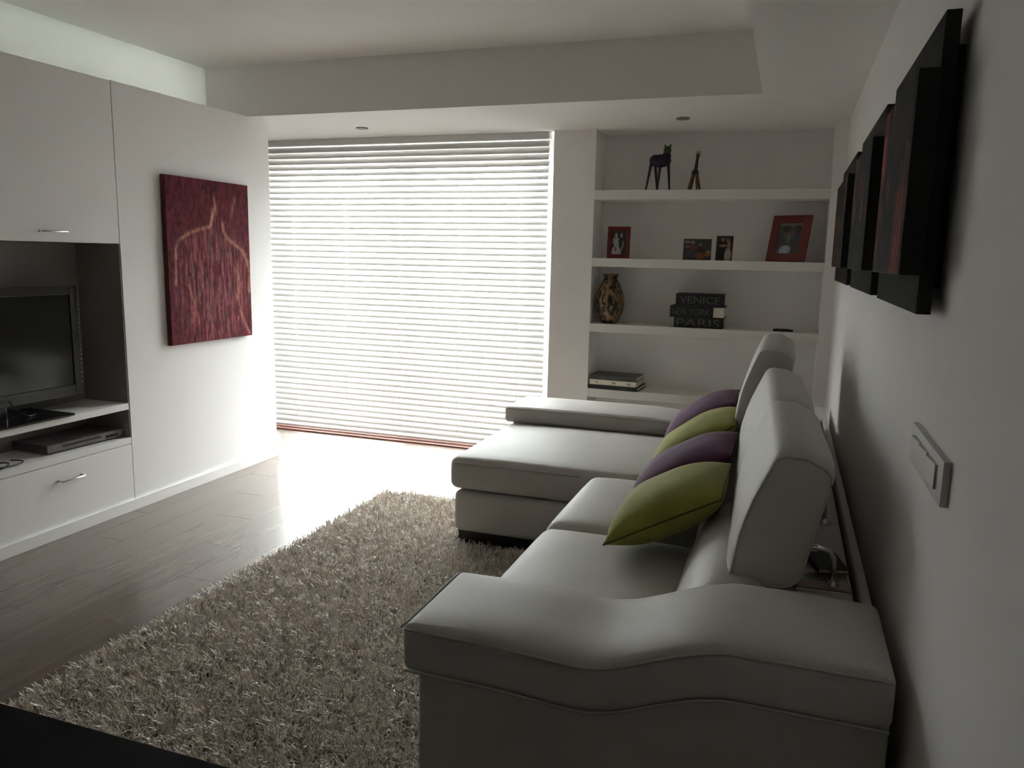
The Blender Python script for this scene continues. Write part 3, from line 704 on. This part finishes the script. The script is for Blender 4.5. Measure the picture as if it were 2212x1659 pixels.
# magazine and small black book on the rear deck
mg = empty('magazine', (-.148, -3.165, .6225), math.radians(4)); tag(mg, 'brown magazine lying on the sofa back beneath the chrome bracket', 'magazine')
box('pages', -.066, .066, -.135, .135, .0005, .006, M_paper, mg)
box('cover', -.067, .067, -.136, .136, .006, .0072, M_brown, mg)
def cover_fn(u, v):
    n = vnoise(u, v, 6, 91); c = [.17+.10*n, .095+.06*n, .055+.03*n]
    c = over(c, ell(u, v, .30, .38, .34, .16), (.34, .27, .22)); c = over(c, ell(u, v, .55, .30, .40, .12), (.02, .018, .018)); c = over(c, ell(u, v, .28, .8, .2, .18), (.28, .14, .08))
    return c
cvp = painted('cover_picture', .130, .268, 26, 50, cover_fn, Mphoto, mg); cvp.rotation_euler.x = -math.pi/2; cvp.location = (0, -.134, .0078)
bb = empty('pocket_book', (-.125, -3.12, .6307), math.radians(14)); tag(bb, 'small black pocket book lying on the brown magazine', 'book')
boxes('cover', [(-.04, .04, -.065, .065, .011, .0125), (-.04, .04, -.065, .065, 0, .0015), (-.04, -.0385, -.065, .065, .0015, .011)], M_bookblack, bb)
box('page_block', -.038, .038, -.063, .063, .0016, .0109, M_paper, bb)

# ------------------------------------------------------------------ cushions
def cushion(y0, y1, xb, zb, xt, zt, m, ms, label, seed, th=.085, yawd=0):
    W = y1-y0; Ln = math.hypot(xt-xb, zt-zb)
    t = empty('throw_cushion', ((xb+xt)/2, (y0+y1)/2, (zb+zt)/2)); tag(t, label, 'cushion', 'velvet cushions leaning along the sofa back')
    a = math.atan2(zt-zb, xt-xb); rg = random.Random(seed)
    N_ = 24; bm = bmesh.new(); top = {}; bot = {}
    eps = [rg.uniform(-1, 1) for _ in range(8)]
    for i in range(N_+1):
        for j in range(N_+1):
            u, v = -1+2*i/N_, -1+2*j/N_
            pin = 1-.02*(1-u*u); pin2 = 1-.02*(1-v*v)
            px, py = u*Ln/2*pin2, v*W/2*pin
            h = ((1-u**4)**.55)*((1-v**4)**.55)*(1-.22*(u*u+v*v))*th if abs(u) < 1 and abs(v) < 1 else 0
            wr = .0012*math.sin(7*u+3*v+eps[0]*3)*(h/th)+.0012*math.sin(9*v-5*u+eps[1]*3)*(h/th)
            top[i, j] = bm.verts.new((px, py, h+wr))
            bot[i, j] = top[i, j] if (i in (0, N_) or j in (0, N_)) else bm.verts.new((px, py, -h*.95+wr))
    for i in range(N_):
        for j in range(N_):
            bm.faces.new((top[i, j], top[i+1, j], top[i+1, j+1], top[i, j+1]))
            f4 = (bot[i, j], bot[i, j+1], bot[i+1, j+1], bot[i+1, j])
            if len(set(f4)) == 4:
                try: bm.faces.new(f4)
                except ValueError: pass
    loop = [top[i, 0].co.copy() for i in range(N_+1)]+[top[N_, j].co.copy() for j in range(1, N_+1)]+[top[i, N_].co.copy() for i in range(N_-1, -1, -1)]+[top[0, j].co.copy() for j in range(N_-1, 0, -1)]
    bmesh.ops.recalc_face_normals(bm, faces=bm.faces)
    me = bpy.data.meshes.new('cover'); bm.to_mesh(me); bm.free()
    link('cover', me, m, t, True)
    tube('seam', loop, .0028, ms, t, seg=5, closed=True)
    t.rotation_euler = (0, -a, math.radians(yawd))
cushion(-2.925, -2.460, -.79, .520, -.425, .720, M_green, M_seamg, 'nearest green velvet cushion, with its side seam towards the camera', 1, th=.092)
cushion(-2.450, -2.005, -.80, .520, -.430, .742, M_purple, M_seamp, 'purple velvet cushion between the two green ones', 2)
cushion(-1.990, -1.545, -.80, .520, -.445, .765, M_green, M_seamg, 'green velvet cushion between the two purple ones', 3)
cushion(-1.530, -1.085, -.81, .530, -.480, .775, M_purple, M_seamp, 'farthest purple velvet cushion, beside the far sofa arm', 4)

# ------------------------------------------------------------------ shag rug
RX0, RX1, RY0, RY1 = -2.485, -.93, -4.25, -1.265
rug = empty('shag_rug', ((RX0+RX1)/2, (RY0+RY1)/2, 0)); tag(rug, 'long beige shag rug on the wooden floor before the sofa', 'rug')
cx, cy = (RX0+RX1)/2, (RY0+RY1)/2
box('rug_backing', RX0-cx, RX1-cx, RY0-cy, RY1-cy, .0005, .009, mat('rug_base', (.16, .14, .12), .95, var=.3, vscale=60), rug)
NS = 130000
x = rng.uniform(RX0, RX1, NS); y = rng.uniform(RY0, RY1, NS)
keep = ~((x > -1.79) & (y > -1.895)) & ~((x > -1.06))
x, y = x[keep], y[keep]; NS = len(x)
cl = vnoise((x+3)/2, (y+5)/2, 40, 3, 2)*2*math.pi*3          # tufts lean together
ang = cl+rng.normal(0, .9, NS); ln = rng.uniform(.030, .052, NS); bend = rng.uniform(.25, 1.15, NS)
edge = np.minimum(np.minimum(x-RX0, RX1-x), np.minimum(y-RY0, RY1-y))
wd = rng.uniform(.0017, .0033, NS)
dx, dy = np.cos(ang), np.sin(ang); sxv, syv = -dy, dx
segs = 3; V = []
for s in range(segs+1):
    t = s/segs
    hor = ln*np.sin(bend*t)*t*.95; ver = ln*t*np.cos(bend*t*.9)
    px, py, pz = x+dx*hor, y+dy*hor, .008+ver
    w_ = wd*(1-.55*t)
    V.append(np.stack([px-sxv*w_-cx, py-syv*w_-cy, pz], -1)); V.append(np.stack([px+sxv*w_-cx, py+syv*w_-cy, pz], -1))
V = np.stack(V, 1)        # NS, 8, 3
base = (np.arange(NS)*8)[:, None]
F_ = np.concatenate([base+np.array([[2*s, 2*s+1, 2*s+3, 2*s+2]]) for s in range(segs)], 1).reshape(-1)
me = bpy.data.meshes.new('pile'); me.vertices.add(NS*8); me.vertices.foreach_set('co', V.astype(np.float32).ravel())
nf = NS*segs; me.loops.add(nf*4); me.loops.foreach_set('vertex_index', F_.astype(np.int32)); me.polygons.add(nf)
me.polygons.foreach_set('loop_start', np.arange(0, nf*4, 4, dtype=np.int32)); me.update(calc_edges=True)
ca = me.color_attributes.new('paint', 'FLOAT_COLOR', 'POINT')
shade = np.clip(rng.normal(.72, .2, NS), .2, .98); tw = rng.uniform(-.03, .03, NS)
c = np.stack([shade*(1.06+tw), shade*.97, shade*(.86-tw), np.ones(NS)], -1); c = np.repeat(c[:, None, :], 8, 1)
ca.data.foreach_set('color', c.astype(np.float32).ravel())
M_pile = vcol_mat('shag_yarn', .38, 0)
tag(link('pile', me, M_pile, rug, True), kind='stuff')

# ------------------------------------------------------------------ dark table in the near corner
tb = empty('dark_table', (-1.65, -5.05, 0)); tag(tb, 'black table top cutting across the bottom left corner', 'table')
box('table_top', -1.05, 1.05, -.53, .51, .722, .750, M_table, tb, bev=.002)
for a in (-.98, .98):
    for c_ in (-.46, .44): box('leg', a-.03, a+.03, c_-.03, c_+.03, 0, .721, M_black, tb)
